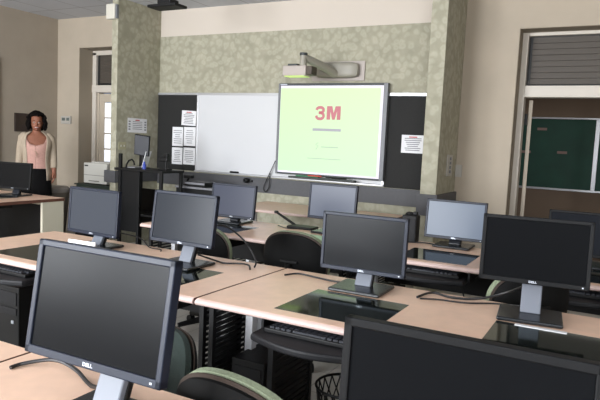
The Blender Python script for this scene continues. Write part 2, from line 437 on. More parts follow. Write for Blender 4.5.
# ------------------------------------------------------------------ boards on the back wall
YF = YB - .012
bt = thing('tack_board', (-5.43, YF, 1.5), label='black tack board left of the whiteboard, papers pinned to it', cat='board')
MB().box(-.325, .354, -.02, 0, -.49, .53).build('panel', M['black_board'], bt)
MB().box(-.325, .354, -.03, 0, .53, .56, .003).build('frame', M['alu'], bt)
wb = thing('whiteboard', (-4.1, YF, 1.5), label='blank whiteboard with silver trim left of the projection screen', cat='whiteboard')
MB().box(-.955, 1.70, -.022, 0, -.475, .53).build('writing_surface', M['whiteboard'], wb)
f = MB(); f.box(-.975, 1.74, -.03, 0, .53, .56, .003); f.box(-.975, -.955, -.03, 0, -.5, .53, .003); f.box(1.70, 1.735, -.03, 0, -.5, .53, .003)
f.build('frame', M['alu'], wb)
MB().box(-.975, 1.73, -.05, 0, -.497, -.477, .004).build('marker_tray', M['alu'], wb)
bt2 = thing('tack_board', (-2.06, YF, 1.5), label='black tack board right of the projection screen with one white notice', cat='board')
MB().box(-.30, .325, -.02, 0, -.505, .53).build('panel', M['black_board'], bt2)
MB().box(-.30, .325, -.03, 0, .53, .565, .003).build('frame', M['alu'], bt2)
tag(MB().box(-4.49, -4.36, YF - .05, YF - .024, 1.0235, 1.047, .006).build('board_eraser', M['black']), 'black eraser lying on the whiteboard marker tray', 'eraser')

# papers
def notice(x0, x1, z0, z1, y, label, group=None, red=False, rot=0.0, seed=1, lines=7, name='paper_notice'):
    cx, cz = (x0 + x1) / 2, (z0 + z1) / 2
    t = thing(name, (cx, y, cz), label=label, cat='paper', group=group); t.rotation_euler = (0, rot, 0)
    w, h = (x1 - x0) / 2, (z1 - z0) / 2
    MB().box(-w, w, -.003, 0, -h, h).build('sheet', M['sheet'], t)
    r = random.Random(seed); p = MB()
    for k in range(lines):
        z = h * (.62 - 1.3 * k / (lines - 1)); a = r.uniform(.45, .8)
        p.box(-w * a, w * a, -.0042, -.003, z - .0045, z + .0045)
    p.build('print', M['ink'], t)
    if red: MB().box(-w * .35, w * .35, -.0045, -.003, h * .72, h * .84).build('heading', M['redink'], t)
    return t
yp = YF - .021
notice(-5.33, -5.085, 1.62, 1.82, yp, 'white notice with a red heading, topmost and tilted on the left tack board', 'papers on the left tack board', True, .04, 1)
notice(-5.485, -5.30, 1.335, 1.595, yp, 'white sheet in the upper row, left of two, on the left tack board', 'papers on the left tack board', seed=2)
notice(-5.285, -5.085, 1.345, 1.60, yp, 'white sheet in the upper row, right of two, next to the whiteboard', 'papers on the left tack board', seed=3)
notice(-5.485, -5.30, 1.085, 1.315, yp, 'white sheet in the bottom row, left of two, on the left tack board', 'papers on the left tack board', seed=4)
notice(-5.285, -5.085, 1.09, 1.32, yp, 'white sheet in the bottom row, right of two, next to the whiteboard', 'papers on the left tack board', seed=5)
notice(-2.185, -1.92, 1.40, 1.60, yp, 'white notice with a red heading on the right tack board', None, True, 0, 6)
t = thing('paper_notice', (-5.76, 6.07, 1.585), rz=PI / 2, label='white printed notice on the papered pier above the lectern', cat='paper')
MB().box(-.18, .18, -.003, 0, -.095, .095).build('sheet', M['sheet'], t)
p = MB()
for k in range(5): p.box(-.09, .09, -.0042, -.003, .045 - k * .024, .053 - k * .024)
for k in range(4):
    p.box(-.165, -.13, -.0042, -.003, .04 - k * .034, .058 - k * .034); p.box(.13, .165, -.0042, -.003, .04 - k * .034, .058 - k * .034)
p.build('print', M['ink'], t); MB().box(-.04, .04, -.0045, -.003, .062, .076).build('heading', M['redink'], t)

# interactive board
sb = thing('interactive_whiteboard', (-3.075, YF - .03, 1.62), label='interactive whiteboard lit by a pale green projected slide reading 3M', cat='screen')
X0, X1, Z0, Z1, D = -.705, .715, -.555, .55, .055
for a0, a1 in ((X0, X0 + .028), (X1 - .05, X1)): MB().box(a0, a1, -D, 0, Z0, Z1, .004).build('side_frame', M['sb_frame'], sb)
for a0, a1 in ((Z1 - .026, Z1 + .002), (Z0, Z0 + .022)): MB().box(X0, X1, -D + .002, 0, a0, a1, .004).build('rail', M['sb_dark'], sb)
MB().box(X0 + .02, X1 - .04, -D + .012, -.004, Z0 + .02, Z1 - .02).build('writing_surface', M['sb_white'], sb)
MB().box(X0 + .034, X1 - .085, -D + .008, -D + .012, Z0 + .045, Z1 - .055).build('projected_picture', M['image'], sb)
RX = Matrix.Rotation(PI / 2, 4, 'X')
cx = -3.10 + 3.075
lt = MB()
def pl(pts, x0, sc_, mb=lt):
    tb = bmesh.new(); vs = [tb.verts.new((x0 + px * sc_, -D + .0065, .125 + pz * sc_)) for px, pz in pts]
    tb.faces.new(vs); bmesh.ops.triangulate(tb, faces=tb.faces); mb.add(tb)
LS = .158
pl([(0, 0), (.30, 0), (.30, .62), (.46, 0), (.68, 0), (.84, .62), (.84, 0), (1.14, 0), (1.14, 1), (.70, 1), (.57, .48), (.44, 1), (0, 1)], cx - .008, LS)
def stroke(cl, wd, x0, sc_):
    L_, R2 = [], []
    for k, (px, pz) in enumerate(cl):
        a = Vector(cl[max(k - 1, 0)]); c = Vector(cl[min(k + 1, len(cl) - 1)]); d = (c - a).normalized(); nn = Vector((-d.y, d.x)) * wd / 2
        L_.append((px + nn.x, pz + nn.y)); R2.append((px - nn.x, pz - nn.y))
    for k in range(len(cl) - 1): pl([L_[k], L_[k + 1], R2[k + 1], R2[k]], x0, sc_)
up_ = [(.14 + 0, .70), (.17, .80), (.28, .88)] + [(.46 + .26 * math.sin(a * .3142), .70 + .20 * math.cos(a * .3142)) for a in range(0, 11)] + [(.32, .50)]
dn_ = [(.32, .50)] + [(.46 + .28 * math.sin(a * .3142), .27 + .23 * math.cos(a * .3142)) for a in range(0, 11)] + [(.28, .06), (.16, .15), (.12, .28)]
stroke(up_, .22, cx - .165, LS); stroke(dn_, .22, cx - .165, LS)
lt.build('lettering', M['logo_red'], sb)
MB().box(cx - .185, cx + .185, -D + .005, -D + .008, -.012, .018).build('title_bar', M['logo_grey'], sb)
b = MB(); b.box(cx - .06, cx + .16, -D + .005, -D + .008, -.205, -.196); b.box(cx - .24, cx + .2, -D + .005, -D + .008, -.345, -.338)
b.tube([(cx - .1, -D + .006, -.15), (cx - .135, -D + .006, -.175), (cx - .10, -D + .006, -.19), (cx - .13, -D + .006, -.235)], .003, 6)
b.build('caption', M['logo_faint'], sb)
MB().box(X0 + .03, X0 + .12, -D - .001, -D + .002, Z1 - .020, Z1 - .006).build('badge', M['logo'], sb)
MB().box(-.47, .40, -.14, -.055, Z0 - .035, Z0 - .012, .008).build('pen_tray', M['sb_dark'], sb)
tag(MB().box(-3.45, -3.15, YF - .15, YF - .10, 1.054, 1.066, .003).build('board_marker', M['greentray']), 'green marker on the pen tray of the lit board', 'marker', 'markers on the pen tray')
tag(MB().tube([(-3.28, YF - .15, 1.072), (-3.10, YF - .15, 1.072)], .008, 8).build('board_marker', M['redpen']), 'red marker on the pen tray of the lit board', 'marker', 'markers on the pen tray')
tag(MB().tube([(-3.05, YF - .14, 1.066), (-2.78, YF - .14, 1.066)], .008, 8).build('board_marker', M['black']), 'black marker at the right of the pen tray of the lit board', 'marker', 'markers on the pen tray')
cable('black cable hanging from the lit board down the wall', [(-3.80, YF - .05, 1.22), (-3.85, YF - .06, 1.10), (-3.90, YF - .06, 1.0), (-3.96, YF - .05, .87), (-3.93, YF - .05, .82), (-3.88, YF - .05, .88), (-3.87, YF - .06, 1.0), (-3.86, YF - .06, 1.06)], .006, name='power_cable')
w = thing('webcam', (-4.21, YF - .06, .945), label='small black camera clipped to the grey rail under the whiteboard', cat='camera')
MB().ball((0, -.01, 0), (.045, .04, .035)).box(-.06, .07, 0, .06, -.02, .005, .004).build('body', M['black'], w, True)
MB().tube([(0, -.04, 0), (0, -.055, 0)], .015, 10).build('lens', M['base'], w)

# wall projector
pr = thing('wall_projector', (-3.03, YF, 2.32), label='beige short throw projector on a wall arm above the lit board', cat='projector')
MB().box(-.33, .35, -.02, 0, -.115, .11, .004).build('wall_plate', M['proj_shell'], pr)
sh = MB(); sh.pillow(.54, .18, .12, p=5, mtx=T(.02, -.07, -.0)); sh.build('arm_housing', M['proj_arm'], pr, True)
arm = MB(); arm.tube([(.02, -.10, -.045), (-.06, -.30, .02), (-.165, -.56, .085)], [.05, .048, .042], 14)
arm.tube([(-.165, -.56, -.02), (-.165, -.56, .11)], .04, 14)
arm.build('arm', M['proj_arm'], pr, True)
MB().tube([(-.165, -.56, .10), (-.165, -.56, .13)], .044, 16).build('joint_cap', M['sb_dark'], pr, True)
MB().box(-.34, -.22, -.60, -.54, -.012, .01, .004).build('focus_ring', M['sb_dark'], pr)
MB().box(-.395, -.10, -.62, -.47, -.125, -.012, .012).build('projector_head', M['proj_shell'], pr)
MB().box(-.098, -.03, -.61, -.48, -.115, -.02, .006).build('end_cover', M['proj_dark'], pr)
MB().box(-.375, -.12, -.61, -.48, -.131, -.123, .002).build('underside_glow', M['head_glow'], pr)  # green light under the head, put in as a glowing strip

# ceiling projector
cp = thing('ceiling_mount', (-4.35, 5.0, ZC), label='black mounting plate hanging from a short pole on the ceiling', cat='mount')
MB().tube([(0, 0, -.005), (0, 0, -.29)], .03, 14).build('pole', M['blackmetal'], cp, True)
MB().tube([(0, 0, -.001), (0, 0, -.02)], .07, 18).build('ceiling_flange', M['blackmetal'], cp, True)
MB().box(-.20, .18, -.10, .10, -.375, -.345, .008).build('plate', M['blackmetal'], cp)
MB().box(-.09, .09, -.07, .07, -.346, -.29, .01).build('hub', M['blackmetal'], cp)

# small wall fittings
e = thing('wall_speaker', (-5.84, 5.69, 3.0), label='small white box high on the front of the left papered pier', cat='speaker')
MB().box(-.075, .075, -.06, 0, -.095, .095, .012).build('housing', M['offwhite'], e)
MB().box(.075, .10, -.045, -.005, -.085, .085, .005).build('bracket', M['sb_frame'], e)
s = thing('light_switch', (-5.76, 5.80, 1.31), rz=PI / 2, label='pale switch plate on the left papered pier under the notice', cat='switch')
MB().box(-.065, .065, -.006, 0, -.05, .05, .002).build('plate', mat('switch_plate', (170, 164, 132), .5), s)
MB().box(-.035, -.02, -.012, -.005, -.012, .012, .001).box(.02, .035, -.012, -.005, -.012, .012, .001).build('toggle', M['offwhite'], s)
s = thing('switch_strip', (-1.565, 6.19, 1.295), rz=PI / 2, label='tall grey control strip on the side of the right papered pier', cat='switch')
MB().box(-.10, .10, -.012, 0, -.11, .11, .003).build('plate', M['thermo'], s)
b = MB()
for k in range(4): b.box(-.02, .02, -.02, -.01, -.08 + k * .045, -.05 + k * .045, .002)
b.build('button', M['sb_frame'], s)
s = thing('wall_socket', (-1.53, YB, 1.235), label='small white box on the wall beside the right papered pier', cat='socket')
MB().box(-.033, .033, -.035, 0, -.065, .065, .004).build('plate', M['thermo'], s)
MB().box(-.015, .015, -.038, -.034, -.03, .03, .001).build('socket_face', M['thermo'], s)
s = thing('thermostat', (-7.62, YB, 1.64), label='white thermostat with a small grey display on the wall left of the alcove', cat='thermostat')
MB().box(-.105, .105, -.03, 0, -.06, .06, .006).build('body', M['thermo'], s)
MB().box(-.08, -.01, -.033, -.029, -.01, .035).box(.02, .08, -.033, -.029, -.01, .035).build('display', M['thermo_lcd'], s)
s = thing('wall_plaque', (XL, 5.93, 1.565), rz=PI / 2, label='dark wooden plaque on the left wall behind the standing woman', cat='plaque')
MB().box(-.19, .19, -.025, 0, -.135, .135, .006).build('board', M['plaque'], s)
MB().box(-.12, .12, -.029, -.024, -.04, .09).build('plate', M['plaque_face'], s)

# ------------------------------------------------------------------ desks
DW, DD, DZ = 1.925, .84, .74
def make_desk(stations, label, x, y, end_panel=False, posts=True, dw=DW, group='computer desks in rows', rz=0.0):
    # origin: front left corner on the floor
    t = thing('computer_desk', (x, y, 0), rz, label, 'desk', group)
    W = dw - .012
    tp = MB(); tb = bmesh.new(); gx = [0.0]
    for sx in stations: gx += [sx - .233, sx + .233]
    gx.append(W); gy = [.02, .09, .515, DD]
    vt = [[tb.verts.new((x_, y_, DZ)) for y_ in gy] for x_ in gx]; vb = [[tb.verts.new((x_, y_, DZ - .03)) for y_ in gy] for x_ in gx]
    hole = lambda i, j: j == 1 and i % 2 == 1
    nx, ny = len(gx) - 1, 3
    for i in range(nx):
        for j in range(ny):
            if hole(i, j):
                for (p, q) in (((i, j), (i + 1, j)), ((i + 1, j), (i + 1, j + 1)), ((i + 1, j + 1), (i, j + 1)), ((i, j + 1), (i, j))):
                    tb.faces.new((vt[p[0]][p[1]], vt[q[0]][q[1]], vb[q[0]][q[1]], vb[p[0]][p[1]]))
                continue
            tb.faces.new((vt[i][j], vt[i + 1][j], vt[i + 1][j + 1], vt[i][j + 1])); tb.faces.new((vb[i][j + 1], vb[i + 1][j + 1], vb[i + 1][j], vb[i][j]))
    for i in range(nx):
        for j, fl in ((0, 0), (ny, 1)): tb.faces.new((vt[i][j], vt[i + 1][j], vb[i + 1][j], vb[i][j]))
    for j in range(ny):
        for i in (0, nx): tb.faces.new((vt[i][j], vt[i][j + 1], vb[i][j + 1], vb[i][j]))
    tp.add(tb); tp.build('tabletop', M['laminate'], t)
    # rounded front edge
    prof = [( .022, DZ - .0005), (.012, DZ - .002), (.003, DZ - .008), (0, DZ - .014), (.002, DZ - .022), (.008, DZ - .027), (.022, DZ - .028)]
    tb = bmesh.new(); A = [tb.verts.new((.001, yy, zz)) for yy, zz in prof]; B = [tb.verts.new((W - .001, yy, zz)) for yy, zz in prof]
    for i in range(len(prof) - 1): tb.faces.new((A[i], A[i + 1], B[i + 1], B[i]))
    tb.faces.new(A); tb.faces.new(B[::-1])
    MB().add(tb).build('front_edge', M['edge'], t, True)
    for a0, a1 in ((-.0005, .0012), (W - .0012, W + .0005)): MB().box(a0, a1, .012, DD - .002, DZ - .032, DZ - .0006).build('side_edge', M['seam'], t)
    for sx in stations:
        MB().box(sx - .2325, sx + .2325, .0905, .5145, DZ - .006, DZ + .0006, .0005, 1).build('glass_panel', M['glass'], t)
        # keyboard tray with a bowed front
        poly = [(sx - .255, .36), (sx - .255, -.04)]
        for k in range(13):
            a = k / 12; poly.append((sx - .25 + .50 * a, -.06 - .07 * math.sin(PI * a)))
        poly += [(sx + .255, -.04), (sx + .255, .36)]
        MB().prism(poly[::-1], .635, .667, .01).build('keyboard_tray', M['tray'], t)
        for s_ in (-1, 1): MB().box(sx + s_ * .262 - .006, sx + s_ * .262 + .006, .05, .40, .64, DZ - .03).build('tray_bracket', M['blackmetal'], t)
    for ex, lx in (((.022, .10), (W - .022, W - .10)) if not end_panel else ((.022, .10),)):
        # slatted leg panel
        b = MB(); b.box(ex - .012, ex + .012, .10, .125, .02, DZ - .03); b.box(ex - .012, ex + .012, .40, .425, .02, DZ - .03)
        b.box(ex - .012, ex + .012, .40, .425, .02, DZ - .03); b.box(ex - .02, ex + .02, .06, .80, .0, .03, .005)
        for k in range(25): b.box(ex - .004, ex + .004, .125, .40, .06 + k * .026, .06 + k * .026 + .014)
        b.build('slatted_leg_panel', M['blackmetal'], t)
        for y_ in ((.30, .40) if posts or ex > .5 else ()): MB().box(lx - .02, lx + .02, y_, y_ + .045, .0, DZ - .03, .003).build('leg', M['greypost'], t)
    if end_panel:
        MB().box(W - .035, W - .004, .56, .83, 0, DZ - .031, .002).build('end_panel', M['deskend'], t)
        MB().box(.05, W - .04, .80, .82, .62, DZ - .031, .002).build('back_rail', M['deskend'], t)
        MB().box(.05, W - .04, .785, .80, .08, .64, .002).build('modesty_panel', M['black'], t)
    elif stations:
        MB().box(.06, W - .06, .76, .775, .40, DZ - .06).build('cable_tray', M['blackmetal'], t)
    return t
XA, XB = -3.54, -1.615
S1 = (.595, 1.485); S2 = (.59, 1.44)
YM, YBK, YFR, YC = 2.08, 3.645, .42, 5.29
make_desk(S1, 'long tan desk in the middle row, its left end showing, two dark glass insets', XA, YM, posts=False)
make_desk(S2, 'long tan desk in the middle row with the wide seam at its left end', XB, YM)
make_desk(S1, 'tan desk, corner showing at the lower left behind the nearest monitor', XA, YFR)
make_desk(S2, 'tan desk in the nearest row carrying the two closest monitors', XB, YFR)
make_desk(S1, 'tan desk in the row before the projection screen, left half', XA + .13, YBK, dw=DW - .13)
make_desk(S2, 'tan desk in the far row right, with a small black speaker on its back edge', XB, YBK)
make_desk((), 'tan desk against the papered wall under the projection screen', -3.70, YC - .02, dw=1.75)
make_desk((.70, 1.38), 'tan desk by the left wall with a pale end panel, in front of the woman', -5.27 - DW, YBK, end_panel=True)

# ------------------------------------------------------------------ keyboards
def make_keyboard(label, x, y, z, rz=0.0):
    t = thing('keyboard', (x, y, z), rz, label, 'keyboard', 'keyboards on the pull-out trays')
    MB().box(-.215, .215, -.07, .075, 0, .018, .004).build('case', M['black'], t)
    b = MB()
    for r in range(5):
        n = 15 if r else 14
        for k in range(n):
            if r == 0 and 4 <= k <= 8:
                if k == 4: b.box(-.215 + .02 + 4 * .0268, -.215 + .02 + 9 * .0268 - .004, -.058, -.039, .016, .026, .002, 1)
                continue
            x0 = -.195 + k * .0262
            b.box(x0, x0 + .0222, -.058 + r * .0245, -.0375 + r * .0245, .016, .026, .002, 1)
    b.build('keycap_rows', M['keys'], t)
    return t
for (sx, lab) in ((XB + .59, 'black keyboard on the tray under the middle desk with the seam'), (XA + .595, 'black keyboard on the tray under the left end of the middle row'), (XA + 1.485, 'black keyboard on the tray left of the middle row seam')):
    make_keyboard(lab, sx, YM + .055, .6675)
for (sx, lab) in ((XB + .59, 'black keyboard on the tray below the monitor beside the black speaker'), (XB + 1.44, 'black keyboard on the tray at the right end of the far row')):
    make_keyboard(lab, sx, YBK + .055, .6675)

# ------------------------------------------------------------------ monitors
def make_monitor(label, x, y, ztop, zbot, w=.445, tilt=0.0, rz=0.0, scr=((60, 66, 74), .2), dark=False, neck='silver', text=True, deskz=DZ + .0014):
    t = thing('monitor', (x, y, deskz), rz, label, 'monitor', 'black widescreen monitors on the desks')
    h = ztop - zbot; zc = (ztop + zbot) / 2 - deskz
    P = T(0, 0, zc, rx=-tilt)      # panel frame, front at y=0 local; positive tilt leans the top away
    bz = .017
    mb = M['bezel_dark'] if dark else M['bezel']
    f = MB()
    f.box(-w / 2, w / 2, 0, .028, h / 2 - bz, h / 2, .003, mtx=P); f.box(-w / 2, w / 2, 0, .028, -h / 2, -h / 2 + bz * 1.25, .003, mtx=P)
    f.box(-w / 2, -w / 2 + bz, 0, .028, -h / 2, h / 2, .003, mtx=P); f.box(w / 2 - bz, w / 2, 0, .028, -h / 2, h / 2, .003, mtx=P)
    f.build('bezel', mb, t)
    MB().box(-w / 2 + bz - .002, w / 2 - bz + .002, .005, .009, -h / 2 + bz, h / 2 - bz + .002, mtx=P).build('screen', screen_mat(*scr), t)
    c = MB(); c.box(-w / 2 + .006, w / 2 - .006, .010, .040, -h / 2 + .006, h / 2 - .006, .008, mtx=P); c.box(-w * .36, w * .36, .036, .062, -h * .34, h * .34, .012, mtx=P)
    c.build('back_cover', M['black'], t)
    if text:
        text_mesh('lettering', 'DELL', .0125, M['logo'], t, P @ Matrix.Translation((0, -.0006, -h / 2 + .0105)) @ RX, extrude=.0006, offset=.0004, xs=1.15)
    MB().box(w / 2 - .03, w / 2 - .024, -.001, .001, -h / 2 + .008, -h / 2 + .013, mtx=P).build('power_button', M['logo'], t)
    MB().box(-.132, .132, -.10, .145, 0, .017, .007).build('stand_base', M['base'], t)
    LN = math.atan2(.115, zc)
    nk = MB(); nk.box(-.042, .042, .0, .02, .0, zc + .04, .005, mtx=T(0, .025, .019, rx=-LN))
    nk.build('stand_neck', M['silver'] if neck == 'silver' else M['darkneck'], t)
    MB().box(-.05, .05, .055, .095, zc - .05, zc + .05, .006).build('hinge_block', M['black'], t)
    MB().box(-.0435, .0435, .020, .040, .004, zc + .02, .005, mtx=T(0, .025, .019, rx=-LN)).build('neck_back', M['black'], t)
    return t
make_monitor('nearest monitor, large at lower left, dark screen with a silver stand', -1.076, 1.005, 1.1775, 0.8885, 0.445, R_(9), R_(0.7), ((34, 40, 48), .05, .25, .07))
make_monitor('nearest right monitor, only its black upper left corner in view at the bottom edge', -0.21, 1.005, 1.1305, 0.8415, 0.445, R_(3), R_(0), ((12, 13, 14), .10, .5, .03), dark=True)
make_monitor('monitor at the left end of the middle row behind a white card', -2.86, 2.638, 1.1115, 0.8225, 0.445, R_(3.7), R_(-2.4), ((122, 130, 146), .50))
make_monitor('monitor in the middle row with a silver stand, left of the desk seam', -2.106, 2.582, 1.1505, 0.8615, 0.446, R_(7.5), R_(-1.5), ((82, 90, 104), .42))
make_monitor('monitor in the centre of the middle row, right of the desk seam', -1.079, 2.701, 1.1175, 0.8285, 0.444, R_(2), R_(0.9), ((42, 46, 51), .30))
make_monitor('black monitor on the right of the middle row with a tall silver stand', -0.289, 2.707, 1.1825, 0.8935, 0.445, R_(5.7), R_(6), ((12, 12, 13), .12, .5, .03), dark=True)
make_monitor('grey-screened monitor in the far row, left, before the whiteboard', -2.91, 4.234, 1.0745, 0.7855, 0.445, R_(6), R_(1.6), ((112, 118, 140), .55), neck='dark')
make_monitor('grey-screened monitor in the far row just below the projection screen', -2.008, 4.32, 1.1385, 0.8495, 0.428, R_(4.2), R_(-1.6), ((142, 150, 170), .60), neck='dark')
make_monitor('palest-screened monitor, in the far row right of the papered pier', -1.034, 4.38, 1.0865, 0.7975, 0.442, R_(6), R_(0.4), ((146, 160, 182), .66), neck='dark')
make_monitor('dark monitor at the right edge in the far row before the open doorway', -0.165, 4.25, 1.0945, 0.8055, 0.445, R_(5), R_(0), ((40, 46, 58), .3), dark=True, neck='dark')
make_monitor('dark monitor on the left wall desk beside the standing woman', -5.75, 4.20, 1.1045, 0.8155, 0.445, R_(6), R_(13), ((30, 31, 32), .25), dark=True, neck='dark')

# cards and paper strips
c = thing('name_card', (-2.80, 2.49, DZ + .0016), rz=R_(4), label='white folded card in front of the monitor at the left of the middle row', cat='card')
MB().box(-.105, .105, 0, .002, 0, .068, mtx=T(rx=R_(-12))).box(-.105, .105, 0, .002, 0, .068, mtx=T(0, .030, 0, rx=R_(12))).build('card', M['sheet'], c)
tag(MB().box(-.33, -.13, 2.565, 2.592, DZ + .0004, DZ + .0035, .0008).build('paper_strip', M['sheet']), 'white strip lying before the stand of the black right monitor', 'card')

# ------------------------------------------------------------------ chairs
def make_chair(label, x, y, rz, top=.89, fabric='fabric', sh=.46, w=.45, h=.40, pw=2.4):
    # user faces +y, backrest at -y
    t = thing('task_chair', (x, y, 0), rz, label, 'chair', 'dark office chairs at the desks')
    zc = top - h / 2
    MB().pillow(w, h, .07, curve=-.06, mtx=T(0, -.215, zc, rx=R_(6)), p=pw).build('backrest', M[fabric], t, True)
    MB().pillow(w * .96, h * .95, .045, curve=-.06, mtx=T(0, -.252, zc - .006, rx=R_(6)), p=pw).build('back_shell', M['shell'], t, True)
    MB().pillow(w * 1.0, h * 1.0, .012, curve=-.06, mtx=T(0, -.243, zc - .003, rx=R_(6)), p=pw).build('back_trim', M['shell_edge'], t, True)
    MB().box(-.06, .06, -.286, -.272, zc + .0, zc + .018, .004).build('back_handle', M['black'], t)
    MB().pillow(.47, .45, .09, mtx=T(0, .02, sh - .03, rx=PI / 2), p=3.2).build('seat', M[fabric], t, True)
    MB().pillow(.44, .42, .04, mtx=T(0, .02, sh - .085, rx=PI / 2), p=3.2).build('seat_pan', M['shell'], t, True)
    MB().tube([(0, -.05, sh - .09), (0, -.20, sh - .10), (0, -.275, sh), (0, -.285, zc)], .022, 10).build('back_bar', M['black'], t, True)
    MB().tube([(0, 0, .10), (0, 0, sh - .09)], .028, 14).build('gas_column', M['black'], t, True)
    b = MB()
    for k in range(5):
        a = 2 * PI * k / 5 + .3; b.tube([(0, 0, .115), (.28 * math.cos(a), .28 * math.sin(a), .075)], [.03, .018], 8)
    b.build('star_base', M['black'], t, True)
    for k in range(5):
        a = 2 * PI * k / 5 + .3; cx_, cy_ = .28 * math.cos(a), .28 * math.sin(a)
        MB().tube([(cx_ - .02 * math.sin(a), cy_ + .02 * math.cos(a), .03), (cx_ + .02 * math.sin(a), cy_ - .02 * math.cos(a), .03)], .03, 12).build('caster', M['black'], t, True)
    return t
make_chair('nearest chair, rounded dark back with a green fabric rim at the bottom edge', -.915, 1.59, R_(-4), .795, w=.47, pw=2.05)
make_chair('dark green low chair partly hidden behind the nearest monitor', -1.65, 1.68, R_(160), .66, fabric='fabric_dark', h=.32, sh=.40)
make_chair('chair with a rounded black back before the desk under the projection screen', -1.80, 3.52, R_(3), .895, w=.46)
make_chair('black chair behind the middle row monitor, pushed to the left far desk', -2.62, 3.62, R_(5), .84, w=.44)
make_chair('chair with a pale green edge half hidden behind the black right monitor', -.47, 3.40, R_(38), .87)
make_chair('chair at the right edge of the picture behind the black right monitor', .36, 3.25, R_(-10), .93)
make_chair('dark green chair under the desk by the left wall', -5.85, 3.50, R_(10), .62 + .12, fabric='fabric_dark')

# ------------------------------------------------------------------ computers and things under the desks
def make_pc(label, x, y, m='black', rz=0.0, h=.43):
    t = thing('computer_tower', (x, y, 0), rz, label, 'computer', 'computer towers under the desks')
    MB().box(-.09, .09, -.21, .21, .012, h, .006).build('case', M[m], t)
    for sx in (-.07, .07):
        for sy in (-.18, .18): MB().box(sx - .015, sx + .015, sy - .015, sy + .015, 0, .014).build('foot', M['black'], t)
    MB().box(-.075, .075, -.216, -.209, h - .11, h - .03, .003).box(-.075, .075, -.216, -.209, h - .17, h - .125, .003).build('drive_bay', M['tray'], t)
    MB().box(.03, .05, -.217, -.21, h - .22, h - .20, .002).build('power_button', M['logo'], t)
    return t
make_pc('black computer tower under the desk right of the middle row seam', -1.43, 2.46, 'black', h=.445)
make_pc('black computer tower in the shade under the left end of the middle row', -3.12, 2.46, 'black', h=.53)
make_pc('pale grey computer tower under the far desk before the whiteboard', -2.30, 4.10, 'pc_beige', R_(8), .50)
make_pc('black computer tower under the far right desk', -1.43, 4.06, 'black')
wbk = thing('waste_basket', (-1.02, 2.46, 0), label='black wire mesh waste basket under the middle desk', cat='basket')
b = MB(); NB = 20
for k in range(NB):
    a0 = 2 * PI * k / NB
    for sgn in (1, -1):
        a1 = a0 + sgn * 2 * PI * 3 / NB
        b.tube([((.10 + .04 * q) * math.cos(a0 + (a1 - a0) * q), (.10 + .04 * q) * math.sin(a0 + (a1 - a0) * q), .006 + .34 * q) for q in (0, .33, .66, 1)], .0035, 5)
b.build('mesh_wall', M['blackmetal'], wbk)
for z, r in ((.006, .10), (.35, .142)):
    MB().tube([(r * math.cos(2 * PI * k / 28), r * math.sin(2 * PI * k / 28), z) for k in range(29)], .006, 6).build('rim', M['blackmetal'], wbk)
MB().tube([(0, 0, .0), (0, 0, .006)], .10, 24).build('bottom', M['blackmetal'], wbk)
sp = thing('cable_rack', (-1.235, 2.12, 0), label='black slatted rack beside the computer tower under the middle desk', cat='rack')
b = MB(); b.box(-.012, .012, 0, .025, 0, .60); b.box(-.012, .012, .36, .385, 0, .60)
for k in range(22): b.box(-.004, .004, .02, .37, .03 + k * .026, .03 + k * .026 + .014)
b.build('slatted_panel', M['blackmetal'], sp)

# ------------------------------------------------------------------ cables
z = DZ + .006
cable('black cables curling over the desk behind the centre monitor', [(-1.53, 2.74, z), (-1.48, 2.80, z + .004), (-1.38, 2.80, z), (-1.26, 2.78, z), (-1.12, 2.80, z), (-1.06, 2.82, .80)], .005)
cable('black cable bundle lying left of the tall silver stand', [(-.80, 2.74, z), (-.76, 2.86, z + .004), (-.66, 2.84, z), (-.54, 2.86, z + .01), (-.42, 2.88, .80), (-.30, 2.80, .88)], .006)
cable('thinner black cable lying beside the bundle near the tall silver stand', [(-.78, 2.72, z), (-.70, 2.76, z), (-.58, 2.78, z), (-.46, 2.86, z), (-.32, 2.84, .76)], .004)
cable('upper black cable from the middle row monitor to the back of the desk', [(-2.06, 2.62, .92), (-2.00, 2.80, .96), (-1.88, 2.86, .88), (-1.78, 2.84, .78), (-1.76, 2.80, z)], .005)
cable('wavy black cable on the desk right of the silver stand by the seam', [(-2.05, 2.66, .80), (-2.02, 2.80, z), (-1.95, 2.78, z), (-1.88, 2.83, z), (-1.80, 2.80, z + .006), (-1.75, 2.74, z)], .005)
cable('black cable on the nearest desk, left of the nearest monitor', [(-1.545, 1.12, z), (-1.535, 1.16, z + .003), (-1.45, 1.20, z + .02), (-1.36, 1.20, z + .01), (-1.25, 1.16, z), (-1.12, 1.10, .80)], .006)
cable('thin cable draped beside the stand at the left of the middle row', [(-2.80, 2.74, .84), (-2.68, 2.86, .80), (-2.60, 2.87, z), (-2.50, 2.86, z), (-2.46, 2.82, z)], .004)
cable('black cable running along the back of the far desk beside the speaker', [(-1.50, 4.30, z), (-1.36, 4.34, z), (-1.22, 4.36, z + .005), (-1.06, 4.30, z)], .005)
cable('black cable on the far desk below the projection screen', [(-2.52, 4.36, z), (-2.38, 4.28, z), (-2.26, 4.36, z), (-2.16, 4.40, z)], .004)
cable('black cable looping under the far right desk', [(-.95, 4.34, .50), (-.88, 4.30, .30), (-.80, 4.30, .16), (-.90, 4.32, .08), (-1.05, 4.35, .10)], .006, name='power_cable')

